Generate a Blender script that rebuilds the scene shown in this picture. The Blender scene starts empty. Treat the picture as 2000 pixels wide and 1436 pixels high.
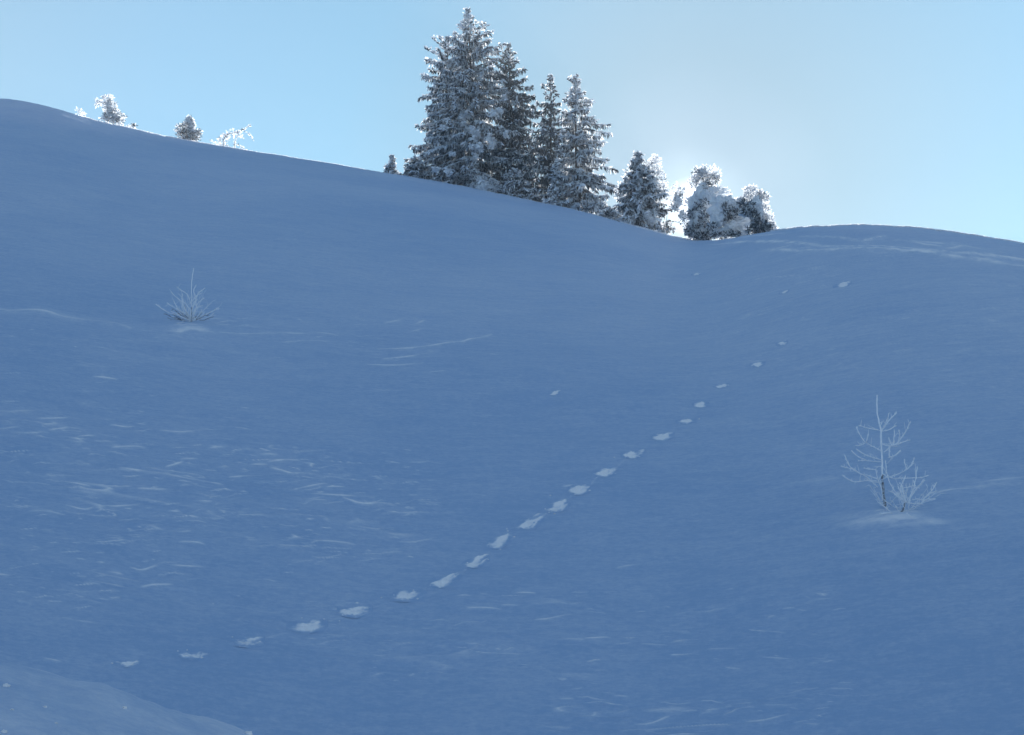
import bpy, math, random
import numpy as np
from mathutils import Vector
R = math.radians
C = bpy.context.scene.collection

# ------------------------------------------------------------------ camera model
F = 3333.0                     # focal length in photo pixels (2000 wide)
PITCH = R(14.0)
cp, sp = math.cos(PITCH), math.sin(PITCH)

def ray(px, py):
    x = (px - 1000.0) / F; y = (718.0 - py) / F
    return x, cp - y * sp, sp + y * cp

def ang(px, py):
    X, Y, Z = ray(px, py)
    return math.atan2(X, Y), Z / math.hypot(X, Y)      # azimuth, tan(elevation)

def at(px, py, d):
    """world point seen at that place of the photograph, at ground distance d"""
    X, Y, Z = ray(px, py); h = math.hypot(X, Y)
    return np.array([X / h * d, Y / h * d, Z / h * d])

# ------------------------------------------------------------------ noise
def _h(ix, iy, iz, seed):
    n = (ix * 374761393 + iy * 668265263 + iz * 2147483647 + seed * 974634777) & 0xFFFFFFFF
    n = ((n ^ (n >> 13)) * 1274126177) & 0xFFFFFFFF
    return ((n ^ (n >> 16)) & 0xFFFFFF) / float(0xFFFFFF)

def vnoise(x, y, z=None, seed=0):
    x = np.asarray(x, float); y = np.asarray(y, float)
    z = np.zeros_like(x) if z is None else np.asarray(z, float)
    x0 = np.floor(x).astype(np.int64); y0 = np.floor(y).astype(np.int64); z0 = np.floor(z).astype(np.int64)
    fx, fy, fz = x - x0, y - y0, z - z0
    fx = fx*fx*fx*(fx*(fx*6-15)+10); fy = fy*fy*fy*(fy*(fy*6-15)+10); fz = fz*fz*fz*(fz*(fz*6-15)+10)
    r = 0
    for a in (0, 1):
        for b in (0, 1):
            for c in ((0, 1) if np.any(fz) else (0,)):
                w = (fx if a else 1-fx) * (fy if b else 1-fy) * (fz if c else 1-fz)
                r = r + w * _h(x0+a, y0+b, z0+c, seed)
    return r * 2 - 1

def fbm(x, y, z=None, o=4, seed=0):
    r = 0; a = 1; s = 1
    for i in range(o):
        r = r + a * vnoise(x*s, y*s, None if z is None else z*s, seed+i*7); a *= .5; s *= 2.03
    return r

def sstep(a, b, x):
    t = np.clip((x-a)/(b-a), 0, 1); return t*t*(3-2*t)

# ------------------------------------------------------------------ terrain profile
SKY = [(-900,150),(-600,150),(-300,165),(-100,185),(0,193),(30,195),(70,203),(120,215),(165,230),(200,241),(245,250),(320,267),(400,281),
       (480,294),(560,306),(640,319),(700,330),(750,339),(800,346),(860,356),(920,367),(985,381),(1050,395),(1110,407),
       (1170,422),(1225,438),(1270,451),(1310,462),(1350,469),(1395,470),(1430,465),(1480,456),(1520,450),(1570,445),
       (1620,443),(1675,440),(1720,442),(1790,446),(1850,453),(1920,463),(2000,476),(2200,510),(2500,570),(2900,640)]
_sa = np.array([ang(*p) for p in SKY])
# the ridge's ground distance along its length
RD = [(-900,150),(0,122),(500,112),(925,104),(1150,97),(1380,88),(1675,74),(2000,68),(2900,64)]
_ra = np.array([[ang(p, 400)[0], d] for p, d in RD])

def _smooth(az, xs, ys, w=0.004):
    return sum(k*np.interp(az+o*w, xs, ys) for o, k in ((-1,.2),(-.5,.2),(0,.2),(.5,.2),(1,.2)))
def e_ridge(az): return _smooth(az, _sa[:,0], _sa[:,1], .0022)
def d_ridge(az): return _smooth(az, _ra[:,0], _ra[:,1], .03)

D0, Z0 = 18.0, -0.9
BANK = [(-600,1230),(0,1334),(130,1364),(250,1396),(370,1428),(490,1460),(620,1480),(800,1545),(1100,1700)]
_ba = np.array([ang(*p) for p in BANK])

def zbase(az, d):
    az, d = np.broadcast_arrays(np.asarray(az, float), np.asarray(d, float))
    er = e_ridge(az); dr = d_ridge(az); zr = dr*er; L = dr-D0
    t = np.clip((d-D0)/L, 0, 1)
    m0 = 0.46*L; m1 = er*L
    z = (2*t**3-3*t**2+1)*Z0 + (t**3-2*t**2+t)*m0 + (-2*t**3+3*t**2)*zr + (t**3-t**2)*m1
    # beyond the ridge: rounds over, then runs down the sunny side
    u = np.maximum(d-dr, 0); k = 0.012; x1 = (er+.22)/(2*k)
    zb = zr + er*u - k*u*u
    zb = np.where(u > x1, zr + er*x1 - k*x1*x1 - .22*(np.minimum(u, x1+260)-x1), zb)
    z = np.where(d > dr, zb, z)
    # foot of the slope and the gully in front of the camera
    zn = -1.75 + (Z0+1.75)*sstep(12, D0+1.2, d)
    z = np.where(d < D0, np.minimum(zn, Z0 + .46*(d-D0)*0.9) * sstep(9, 15, d) + -1.75*(1-sstep(9, 15, d)), z)
    # near bank at the left
    be = np.interp(az, _ba[:,0], _ba[:,1]); hb = np.maximum(9.5*be + 1.75, 0)
    hb = hb * sstep(-.9, -.6, az) * sstep(.25, .1, az)
    g = np.where(d < 9.5, np.exp(-((d-9.5)/4.2)**2), np.exp(-((d-9.5)/1.3)**2))
    z = z + hb*g
    # to the sides and behind the camera the land falls away
    zs = -1.75 - .42*np.maximum(d-6, 0)*(1-sstep(200, 500, d)) - .42*300*sstep(200, 500, d)
    w = sstep(1.25, .55, np.abs(az))
    return z*w + zs*(1-w)

# search table for places on the front slope
_ds = np.arange(17.0, 135.0, 0.02)
def ground_d(px, py):
    a, te = ang(px, py)
    e = zbase(a, _ds)/_ds
    dr = float(d_ridge(a))
    idx = np.nonzero(e >= te)[0]
    d = _ds[idx[0]] if len(idx) else dr
    return min(d, dr)
def ground_pt(px, py):
    d = ground_d(px, py); a, _ = ang(px, py)
    return a, d

# ------------------------------------------------------------------ materials
def mat(name):
    m = bpy.data.materials.new(name); m.use_nodes = True
    nt = m.node_tree; return m, nt, nt.nodes['Principled BSDF'], nt.nodes['Material Output']

def snow_material(name, shaded, lit_loose, attr=True):
    m, nt, b, out = mat(name)
    N, L = nt.nodes.new, nt.links.new
    b.inputs['Roughness'].default_value = .62
    b.inputs['IOR'].default_value = 1.31
    tc = N('ShaderNodeTexCoord')
    mp = N('ShaderNodeMapping'); mp.inputs['Scale'].default_value = (.55, 1.5, 1.5)
    L(tc.outputs['Object'], mp.inputs['Vector'])
    n1 = N('ShaderNodeTexNoise'); n1.inputs['Scale'].default_value = 2.2; n1.inputs['Detail'].default_value = 7; n1.inputs['Roughness'].default_value = .62
    L(mp.outputs[0], n1.inputs['Vector'])
    n2 = N('ShaderNodeTexNoise'); n2.inputs['Scale'].default_value = 26; n2.inputs['Detail'].default_value = 4; n2.inputs['Roughness'].default_value = .7
    L(tc.outputs['Object'], n2.inputs['Vector'])
    mr = N('ShaderNodeMapRange'); mr.inputs['From Min'].default_value = .35; mr.inputs['From Max'].default_value = .65
    mr.inputs['To Min'].default_value = -.05; mr.inputs['To Max'].default_value = .07
    L(n1.outputs['Fac'], mr.inputs['Value'])
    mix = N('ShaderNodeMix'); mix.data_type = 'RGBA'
    mix.inputs['A'].default_value = (*shaded, 1); mix.inputs['B'].default_value = (*lit_loose, 1)
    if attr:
        at_ = N('ShaderNodeAttribute'); at_.attribute_name = 'lit_loose'
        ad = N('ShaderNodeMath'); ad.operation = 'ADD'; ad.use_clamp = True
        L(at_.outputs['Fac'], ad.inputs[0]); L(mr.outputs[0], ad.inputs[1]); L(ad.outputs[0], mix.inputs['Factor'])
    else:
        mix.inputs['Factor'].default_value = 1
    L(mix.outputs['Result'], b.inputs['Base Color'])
    mp3 = N('ShaderNodeMapping'); mp3.inputs['Scale'].default_value = (.85, 1.35, 1.35); L(tc.outputs['Object'], mp3.inputs['Vector'])
    n3 = N('ShaderNodeTexNoise'); n3.inputs['Scale'].default_value = 8; n3.inputs['Detail'].default_value = 6; n3.inputs['Roughness'].default_value = .85
    L(mp3.outputs[0], n3.inputs['Vector'])
    mr3 = N('ShaderNodeMapRange'); mr3.inputs['From Min'].default_value = .35; mr3.inputs['From Max'].default_value = .65
    mr3.inputs['To Min'].default_value = -.13; mr3.inputs['To Max'].default_value = .17
    L(n3.outputs['Fac'], mr3.inputs['Value'])
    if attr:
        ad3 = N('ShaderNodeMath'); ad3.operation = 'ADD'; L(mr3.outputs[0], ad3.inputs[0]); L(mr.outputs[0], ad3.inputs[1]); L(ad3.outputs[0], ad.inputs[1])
    b3 = N('ShaderNodeBump'); b3.inputs['Strength'].default_value = .6; b3.inputs['Distance'].default_value = .03
    L(n3.outputs['Fac'], b3.inputs['Height'])
    b1 = N('ShaderNodeBump'); L(b3.outputs[0], b1.inputs['Normal']); b1.inputs['Strength'].default_value = .5; b1.inputs['Distance'].default_value = .022
    L(n1.outputs['Fac'], b1.inputs['Height'])
    b2 = N('ShaderNodeBump'); b2.inputs['Strength'].default_value = .5; b2.inputs['Distance'].default_value = .012
    L(n2.outputs['Fac'], b2.inputs['Height']); L(b1.outputs[0], b2.inputs['Normal'])
    L(b2.outputs[0], b.inputs['Normal'])
    return m

SHADED_SNOW = (.34, .50, .71); PALE_SNOW = (.98, .98, .98)  # base toned as shaded snow; the pale tone paints in lit facets
M_snow = snow_material('snow_ground', SHADED_SNOW, PALE_SNOW)
M_loose = snow_material('loose_snow', SHADED_SNOW, PALE_SNOW, False)

def leafy(name, col, col2, trans, scale=3.0, rough=.6):
    m, nt, b, out = mat(name)
    N, L = nt.nodes.new, nt.links.new
    tc = N('ShaderNodeTexCoord'); n = N('ShaderNodeTexNoise'); n.inputs['Scale'].default_value = scale; n.inputs['Detail'].default_value = 4
    L(tc.outputs['Object'], n.inputs['Vector'])
    r = N('ShaderNodeMapRange'); r.inputs['From Min'].default_value = .35; r.inputs['From Max'].default_value = .65
    L(n.outputs['Fac'], r.inputs['Value'])
    mx = N('ShaderNodeMix'); mx.data_type = 'RGBA'; mx.inputs['A'].default_value = (*col, 1); mx.inputs['B'].default_value = (*col2, 1)
    L(r.outputs[0], mx.inputs['Factor']); L(mx.outputs['Result'], b.inputs['Base Color'])
    b.inputs['Roughness'].default_value = rough
    if trans:
        t = N('ShaderNodeBsdfTranslucent'); L(mx.outputs['Result'], t.inputs['Color'])
        s = N('ShaderNodeMixShader'); s.inputs[0].default_value = trans
        L(b.outputs[0], s.inputs[1]); L(t.outputs[0], s.inputs[2]); L(s.outputs[0], out.inputs['Surface'])
    return m
M_frost = leafy('hoar_frost', (.84, .85, .87), (.97, .97, .97), .78)
M_rime = leafy('rime_snow', (.80, .84, .89), (.93, .94, .95), .22, 2.0)
M_needle = leafy('spruce_needles', (.040, .047, .050), (.17, .18, .19), .12, 1.3)
M_bark = leafy('bark', (.07, .055, .045), (.15, .12, .10), 0, 12, .9)
M_twigfrost = leafy('frosted_twig', (.86, .90, .94), (.95, .96, .97), 0, 20)
M_frostbark = leafy('frosted_bark', (.05, .042, .04), (.55, .60, .66), 0, 16, .9)

# ------------------------------------------------------------------ object helpers
def mesh_obj(name, V, Fc, m, parent=None, smooth=False, org=None):
    V = np.asarray(V, float).reshape(-1, 3)
    if org is not None: V = V - org
    me = bpy.data.meshes.new(name)
    if isinstance(Fc, np.ndarray):
        nf, k = Fc.shape
        me.vertices.add(len(V)); me.vertices.foreach_set('co', V.ravel())
        me.loops.add(nf*k); me.loops.foreach_set('vertex_index', Fc.ravel().astype(np.int32))
        me.polygons.add(nf); me.polygons.foreach_set('loop_start', np.arange(0, nf*k, k, dtype=np.int32))
        try: me.polygons.foreach_set('loop_total', np.full(nf, k, dtype=np.int32))
        except Exception: pass
        me.update(calc_edges=True)
    else:
        me.from_pydata(V.tolist(), [], Fc)
    me.materials.append(m)
    if smooth: me.polygons.foreach_set('use_smooth', np.ones(len(me.polygons), dtype=bool))
    o = bpy.data.objects.new(name, me); C.objects.link(o)
    if parent is not None: o.parent = parent
    return o

def thing(name, label, cat, loc, group=None):
    o = bpy.data.objects.new(name, None); C.objects.link(o)
    o.location = loc; o.empty_display_size = .3
    o['label'] = label; o['category'] = cat
    if group: o['group'] = group
    return o

class Geo:
    def __init__(s): s.v = []; s.f = []; s.n = 0
    def ribbon(s, P, W, nrm):
        """open ribbon along points P with widths W, its flat side roughly facing nrm"""
        k = len(P); b = s.n
        for i in range(k):
            t = P[min(i+1, k-1)] - P[max(i-1, 0)]
            w = np.cross(t, nrm); w = w/(np.linalg.norm(w)+1e-9)*W[i]*.5
            s.v.append(P[i]-w); s.v.append(P[i]+w)
        for i in range(k-1):
            a = b+2*i; s.f.append((a, a+1, a+3, a+2))
        s.n += 2*k
    def tube(s, P, Rd, n=5):
        k = len(P); b = s.n
        for i in range(k):
            t = P[min(i+1, k-1)] - P[max(i-1, 0)]; t = t/(np.linalg.norm(t)+1e-9)
            u = np.cross(t, (0.3, .9, .2)); u /= np.linalg.norm(u)+1e-9; w = np.cross(t, u)
            for j in range(n):
                a = 2*math.pi*j/n; s.v.append(P[i]+(u*math.cos(a)+w*math.sin(a))*Rd[i])
        for i in range(k-1):
            for j in range(n):
                a = b+i*n+j; c = b+i*n+(j+1) % n
                s.f.append((a, c, c+n, a+n))
        s.f.append(tuple(b+(k-1)*n+j for j in range(n))); s.f.append(tuple(b+n-1-j for j in range(n)))
        s.n += n*k
    def blob(s, c, r, seed, amp=.28, fr=1.6, tilt=0, lo=False):
        V, FF = (ICO_L if lo else (ICO_V, ICO_F)); q = V*fr+seed*3.7
        n = fbm(q[:,0], q[:,1], q[:,2], 3, int(seed) % 97)
        W = V*(1+amp*n)[:,None]*np.asarray(r)
        if tilt:
            ct, st = math.cos(tilt), math.sin(tilt)
            W = np.stack([W[:,0]*ct-W[:,2]*st, W[:,1], W[:,0]*st+W[:,2]*ct], 1)
        W = W + c
        b = s.n
        s.v.extend(list(W)); s.f.extend([(a+b, c_+b, d+b) for a, c_, d in FF]); s.n += len(W)
    def build(s, name, m, parent=None, org=None, smooth=False):
        if not s.n: return None
        return mesh_obj(name, np.array(s.v), s.f, m, parent, smooth, org)

import bmesh
_b = bmesh.new(); bmesh.ops.create_icosphere(_b, subdivisions=4, radius=1)
ICO_V = np.array([v.co[:] for v in _b.verts]); ICO_F = [tuple(v.index for v in f.verts) for f in _b.faces]; _b.free()
_b = bmesh.new(); bmesh.ops.create_icosphere(_b, subdivisions=2, radius=1)
ICO_L = (np.array([v.co[:] for v in _b.verts]), [tuple(v.index for v in f.verts) for f in _b.faces]); _b.free()

#=TERRAIN
# ------------------------------------------------------------------ terrain mesh
TRACKS = [  # px, py, half width px, half height px, tilt (deg)
 (248,1298,19,4,0),(375,1282,25,5,0),(483,1256,27,8,8),(600,1226,32,9,10),(693,1197,28,9,10),(795,1166,31,8,12),
 (871,1137,30,8,24),(929,1101,23,9,26),(973,1063,23,10,28),(1037,1025,26,9,28),(1088,993,22,9,24),(1130,960,20,8,14),
 (1181,925,21,7,12),(1236,890,20,6,10),(1294,855,19,6,6),(1340,824,17,4,4),(1368,792,14,4,4),(1408,755,12,3,0),
 (1480,713,13,3,0),(1527,672,10,3,0)]
ODD = [(1645,558,15,5,12),(1532,571,9,2.5,8),(1360,536,9,2.5,6),(1083,769,11,3,20)]

# drift lips, their caught light painted as a paler tone: (points in the photo), width px, strength
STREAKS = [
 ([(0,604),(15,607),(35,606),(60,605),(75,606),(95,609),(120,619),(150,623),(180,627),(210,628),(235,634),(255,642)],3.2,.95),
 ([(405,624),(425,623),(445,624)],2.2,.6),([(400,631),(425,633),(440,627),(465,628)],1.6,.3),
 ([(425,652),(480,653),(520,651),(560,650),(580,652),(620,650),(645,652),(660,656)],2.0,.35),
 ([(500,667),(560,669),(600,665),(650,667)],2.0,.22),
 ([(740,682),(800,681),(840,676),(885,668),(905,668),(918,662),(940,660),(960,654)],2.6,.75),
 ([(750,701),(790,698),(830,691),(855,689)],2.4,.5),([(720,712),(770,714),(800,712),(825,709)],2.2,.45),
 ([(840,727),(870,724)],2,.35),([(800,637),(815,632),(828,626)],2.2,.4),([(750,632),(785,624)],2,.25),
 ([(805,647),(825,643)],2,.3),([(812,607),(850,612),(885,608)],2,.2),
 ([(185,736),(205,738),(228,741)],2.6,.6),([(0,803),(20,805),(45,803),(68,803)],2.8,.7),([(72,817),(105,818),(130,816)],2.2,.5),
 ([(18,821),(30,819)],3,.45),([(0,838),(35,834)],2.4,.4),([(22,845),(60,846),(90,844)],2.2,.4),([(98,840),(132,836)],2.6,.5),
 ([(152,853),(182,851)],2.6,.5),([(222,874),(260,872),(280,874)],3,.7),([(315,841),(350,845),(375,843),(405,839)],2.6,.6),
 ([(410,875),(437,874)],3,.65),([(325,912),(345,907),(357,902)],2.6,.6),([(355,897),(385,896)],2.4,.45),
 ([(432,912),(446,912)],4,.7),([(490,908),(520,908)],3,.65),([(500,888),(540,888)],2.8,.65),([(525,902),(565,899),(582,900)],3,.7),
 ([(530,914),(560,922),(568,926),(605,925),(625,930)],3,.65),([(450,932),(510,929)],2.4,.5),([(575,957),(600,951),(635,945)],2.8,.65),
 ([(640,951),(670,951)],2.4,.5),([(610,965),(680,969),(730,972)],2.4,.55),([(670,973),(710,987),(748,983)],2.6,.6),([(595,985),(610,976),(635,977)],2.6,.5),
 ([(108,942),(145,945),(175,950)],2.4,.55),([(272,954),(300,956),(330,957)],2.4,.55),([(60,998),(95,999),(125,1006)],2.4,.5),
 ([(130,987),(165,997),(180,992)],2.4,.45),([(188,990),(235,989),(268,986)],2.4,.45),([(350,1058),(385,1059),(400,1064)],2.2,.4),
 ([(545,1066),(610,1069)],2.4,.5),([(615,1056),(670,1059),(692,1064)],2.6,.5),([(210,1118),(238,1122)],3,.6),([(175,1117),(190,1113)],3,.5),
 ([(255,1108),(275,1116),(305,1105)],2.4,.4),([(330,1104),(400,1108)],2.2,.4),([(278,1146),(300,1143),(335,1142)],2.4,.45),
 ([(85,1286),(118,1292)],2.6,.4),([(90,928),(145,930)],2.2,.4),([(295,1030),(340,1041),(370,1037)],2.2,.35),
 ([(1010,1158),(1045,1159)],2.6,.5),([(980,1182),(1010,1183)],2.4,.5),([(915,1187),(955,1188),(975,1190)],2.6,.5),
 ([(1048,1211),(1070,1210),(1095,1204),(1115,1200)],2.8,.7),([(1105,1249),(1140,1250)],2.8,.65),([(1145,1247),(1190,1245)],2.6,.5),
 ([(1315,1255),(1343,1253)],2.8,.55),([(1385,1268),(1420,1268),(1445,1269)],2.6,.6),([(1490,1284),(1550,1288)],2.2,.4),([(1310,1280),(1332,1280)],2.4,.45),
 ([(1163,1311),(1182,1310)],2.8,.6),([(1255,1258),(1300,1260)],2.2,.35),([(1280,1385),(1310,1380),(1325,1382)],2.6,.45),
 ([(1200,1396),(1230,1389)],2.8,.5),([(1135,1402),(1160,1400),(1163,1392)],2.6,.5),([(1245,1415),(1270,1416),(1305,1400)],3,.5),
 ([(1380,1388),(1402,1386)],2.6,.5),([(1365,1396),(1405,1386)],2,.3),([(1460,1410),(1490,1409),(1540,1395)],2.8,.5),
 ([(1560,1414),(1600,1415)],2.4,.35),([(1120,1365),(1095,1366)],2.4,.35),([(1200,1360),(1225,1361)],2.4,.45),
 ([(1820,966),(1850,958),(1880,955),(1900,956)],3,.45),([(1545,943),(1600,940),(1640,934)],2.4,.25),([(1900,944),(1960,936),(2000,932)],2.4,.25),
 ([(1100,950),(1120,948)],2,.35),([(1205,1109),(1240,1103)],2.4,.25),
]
SOFT = [  # broad wind drifts near the right hand crest
 ([(1390,478),(1470,470),(1560,474),(1640,486),(1720,492)],8,.42),([(1500,489),(1600,490),(1700,484),(1800,492),(1900,506),(2000,521),(2050,528)],9,.62),
 ([(1560,486),(1680,479),(1800,487),(1920,500),(2010,512)],5,.45),([(1680,472),(1702,468),(1726,462)],5,.7),
 ([(1780,473),(1810,479),(1835,481)],4,.5),([(1850,486),(1868,484),(1885,480)],4,.55),([(1880,494),(1950,500),(2010,510)],6,.55),
 ([(1400,470),(1460,462),(1530,456)],6,.3),([(1500,490),(1530,484),(1545,479)],3,.4),([(1560,462),(1640,462),(1700,478)],6,.25),([(1750,470),(1850,476),(1950,492)],6,.3),
 ([(330,655),(370,648),(410,652)],12,.35),([(340,642),(400,641)],7,.25),([(1650,1020),(1760,1022),(1850,1028)],20,.34),([(1690,1003),(1740,1010),(1800,1012)],9,.3),
 ([(1850,960),(1920,950),(2000,940)],8,.15),([(1540,945),(1640,932)],8,.12),
]
# drag marks between the prints of the trail
for (x0, y0, w0, *_r), (x1, y1, w1, *_q) in zip(TRACKS[2:13], TRACKS[3:14]):
    STREAKS.append(([(x0+w0*.8, y0-5), ((x0+x1)/2+w0*.2, (y0+y1)/2-2), (x1-w1*.7, y1+5)], 1.4, .13))

def real_pt(px, py, az, Dm, Z):
    """the same on the finished relief"""
    a, te = ang(px, py); i = int(np.clip(np.searchsorted(az, a), 1, len(az)-1))
    d = Dm[i]; k0 = int(np.searchsorted(d, 17.0)); e = Z[i, k0:]/d[k0:]
    hit = np.nonzero(e >= te)[0]; lim = float(d_ridge(a))
    if not len(hit) or hit[0] == 0: return a, ground_d(px, py)
    h = hit[0]; f = (te-e[h-1])/(e[h]-e[h-1]+1e-12)
    return a, min(float(d[k0+h-1]*(1-f)+d[k0+h]*f), lim)

def build_ground():
    rng = np.random.default_rng(4)
    NA = 1500
    azf = np.linspace(ang(-60, 700)[0], ang(2060, 700)[0], NA)
    left = azf[0] - np.geomspace(.004, math.pi+azf[0]-0.0, 60); right = azf[-1] + np.geomspace(.004, math.pi-azf[-1], 60)
    az = np.concatenate([left[::-1], azf, right])
    # distances: fine where the picture looks on the slope at a grazing angle
    tt = np.linspace(0, 1, 1150)
    U = []                     # radial parameter 0..1 = D0 - .. ridge
    # near rows 0.6..D0, front rows in units of the ridge distance, far rows beyond
    near = np.concatenate([np.linspace(.5, 6, 14)[:-1], np.linspace(6, 12, 90)[:-1], np.linspace(12, 18, 40)])
    # rows evenly spaced in elevation at mid azimuth
    e = zbase(0.0, _ds)/_ds; dr0 = float(d_ridge(0.0)); sel = _ds <= dr0
    es, dd = np.maximum.accumulate(e[sel]), _ds[sel]
    keep = np.concatenate([[True], np.diff(es) > 0]); es, dd = es[keep], dd[keep]
    s0 = np.searchsorted(dd, 18.3)
    de = np.interp(np.linspace(es[s0], es[-1], 900), es, dd)
    du = (de-18.0)/(dr0-18.0); du[-1] = 1
    du = np.unique(np.concatenate([du[du <= .84], np.linspace(.84, 1, 150)[1:]]))
    far = np.concatenate([np.linspace(0, 12, 60)[1:], np.geomspace(12, 3500, 50)[1:]])
    A = az[:, None]; DR = d_ridge(az)[:, None]
    Dm = np.concatenate([np.broadcast_to(near[None, :], (len(az), len(near))), 18.0+du[None, :]*(DR-18.0), DR+far[None, :]], 1)
    Z = zbase(A, Dm)
    na, nd = Dm.shape
    lit_loose = np.zeros_like(Z)  # paler tone standing in for light on lips, bank top and upper slope
    X = np.sin(A)*Dm; Y = np.cos(A)*Dm
    # slow undulation, wind texture
    fade = sstep(2, 9, Dm)*(1-sstep(0, .12, np.abs(Dm/DR-1))*0)
    Z += .028*fbm(X/2.6+.4*np.sin(Y/5), Y/1.9, o=3, seed=103)*fade*sstep(0, 6, np.abs(Dm-DR))
    Z += .19*fbm(X/9, Y/12, o=3, seed=3)*fade*sstep(0, 10, np.abs(Dm-DR)) 
    warp = fbm(X/3, Y/3, o=2, seed=40)
    Z += (.006+.010*sstep(10, 22, Dm))*fbm(X/1.4+warp*.6, Y/.65+warp*.3, o=4, seed=9)*fade
    # crest: small rime and drift lumps
    Z += .03*fbm(X/.6, Y/.8, o=3, seed=77)*np.exp(-((Dm-DR)/3.0)**2)
    Z += .035*fbm(X/.5, Y/.5, o=4, seed=52)*np.exp(-((Dm-9.2)/1.6)**2)*sstep(.0,-.1,A)
    # ---- streaks
    i_lo, i_hi = 60, 60+NA
    fine = slice(i_lo, i_hi)
    j0 = len(near)
    ELE = Z/np.maximum(Dm, .1)
    Z0_ = Z.copy()
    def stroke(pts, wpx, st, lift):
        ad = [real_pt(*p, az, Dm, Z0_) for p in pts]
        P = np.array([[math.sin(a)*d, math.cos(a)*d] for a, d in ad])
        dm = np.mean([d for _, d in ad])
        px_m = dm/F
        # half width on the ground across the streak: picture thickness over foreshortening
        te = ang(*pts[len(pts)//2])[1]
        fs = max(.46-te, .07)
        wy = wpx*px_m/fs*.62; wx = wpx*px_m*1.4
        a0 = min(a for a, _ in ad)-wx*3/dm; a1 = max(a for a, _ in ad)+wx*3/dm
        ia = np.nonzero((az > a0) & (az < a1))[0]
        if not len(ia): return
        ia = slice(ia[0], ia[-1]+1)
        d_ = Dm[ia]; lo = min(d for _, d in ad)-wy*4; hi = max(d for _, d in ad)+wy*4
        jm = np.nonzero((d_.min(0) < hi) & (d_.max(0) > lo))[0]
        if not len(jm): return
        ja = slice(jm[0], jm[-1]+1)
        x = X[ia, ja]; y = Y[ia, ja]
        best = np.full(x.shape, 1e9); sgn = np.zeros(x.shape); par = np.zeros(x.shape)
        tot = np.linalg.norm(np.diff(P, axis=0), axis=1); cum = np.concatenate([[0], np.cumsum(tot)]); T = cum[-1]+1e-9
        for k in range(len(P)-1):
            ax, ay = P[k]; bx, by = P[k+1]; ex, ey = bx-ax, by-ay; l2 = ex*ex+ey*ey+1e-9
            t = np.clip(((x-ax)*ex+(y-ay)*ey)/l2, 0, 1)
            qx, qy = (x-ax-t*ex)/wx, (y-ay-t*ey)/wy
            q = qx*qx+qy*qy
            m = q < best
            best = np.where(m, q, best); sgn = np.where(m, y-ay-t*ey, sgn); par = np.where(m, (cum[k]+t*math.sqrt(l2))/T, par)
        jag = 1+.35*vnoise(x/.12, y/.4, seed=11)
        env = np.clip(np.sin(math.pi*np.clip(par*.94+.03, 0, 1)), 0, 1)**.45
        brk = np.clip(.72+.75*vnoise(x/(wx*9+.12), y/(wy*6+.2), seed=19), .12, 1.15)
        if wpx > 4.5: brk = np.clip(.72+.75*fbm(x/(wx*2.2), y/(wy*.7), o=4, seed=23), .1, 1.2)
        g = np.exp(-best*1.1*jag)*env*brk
        lit_loose[ia, ja] = np.maximum(lit_loose[ia, ja], st*g)  # light caught by the lip, painted into the snow colour
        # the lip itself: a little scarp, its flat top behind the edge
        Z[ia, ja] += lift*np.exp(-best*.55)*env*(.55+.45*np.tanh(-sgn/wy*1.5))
    def chaikin(p):
        for _ in range(2):
            q = [p[0]]
            for a_, b_ in zip(p[:-1], p[1:]):
                q += [(.75*a_[0]+.25*b_[0], .75*a_[1]+.25*b_[1]), (.25*a_[0]+.75*b_[0], .25*a_[1]+.75*b_[1])]
            p = q+[p[-1]]
        return p
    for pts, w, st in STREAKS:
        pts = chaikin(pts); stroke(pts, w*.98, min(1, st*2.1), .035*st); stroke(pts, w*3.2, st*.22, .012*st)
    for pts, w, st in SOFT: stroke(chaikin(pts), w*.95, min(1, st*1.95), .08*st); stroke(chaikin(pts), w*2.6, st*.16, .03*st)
    # minor wind lips in fields
    fields = [((0,790),(480,1180),150,.30),((300,870),(830,1120),90,.28),((0,640),(300,830),16,.2),((430,620),(700,700),14,.16),
              ((900,1150),(1650,1330),80,.26),((1060,1330),(1700,1432),55,.30),((600,1190),(950,1340),34,.2),((700,580),(1400,860),24,.10),
              ((1380,500),(2000,760),44,.13),((60,990),(760,1200),90,.26),((900,700),(1900,1000),16,.08),((20,420),(900,560),16,.08),((560,890),(830,1000),26,.28)]
    for (x0, y0), (x1, y1), n, st in fields:
        for _ in range(int(n*1.5)):
            cx, cy = rng.uniform(x0, x1), rng.uniform(y0, y1)
            # leave calmer areas between the rippled ones
            if vnoise(np.array([cx/90.]), np.array([cy/45.]), seed=5)[0] < -.25: continue
            ln = min(95, 7+rng.exponential(20)); nseg = max(3, int(ln/9)+2); p0 = rng.random()*6; am = rng.uniform(.4, 2.6)*min(1, ln/30)
            sl = rng.normal(0, .08)
            pts = [(cx+ln*(s-.5), cy+sl*ln*(s-.5)+am*math.sin(p0+s*ln/11)+rng.normal(0, .5)) for s in np.linspace(0, 1, nseg)]
            ok = all(p[1] < 1460 for p in pts)
            if ok and (pts[0][0] > -60):
                s_ = st*rng.uniform(.4, 1.5); stroke(pts, rng.uniform(.9, 1.7), min(1, s_*2.2), .05*s_)
    # connected wind ripples: ridged noise, crests raised and their brighter light painted in
    EL = Z/np.maximum(Dm, .1)
    def area(x0, y0, x1, y1, soft=.45):
        a0, e0 = ang(x0, y0); a1, e1 = ang(x1, y1); ca_, ce_ = (a0+a1)/2, (e0+e1)/2
        q_ = ((A-ca_)/((a1-a0)/2))**2+((EL-ce_)/((e0-e1)/2))**2
        return sstep(1+soft, 1-soft, q_)
    M = np.zeros_like(Z)
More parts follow.
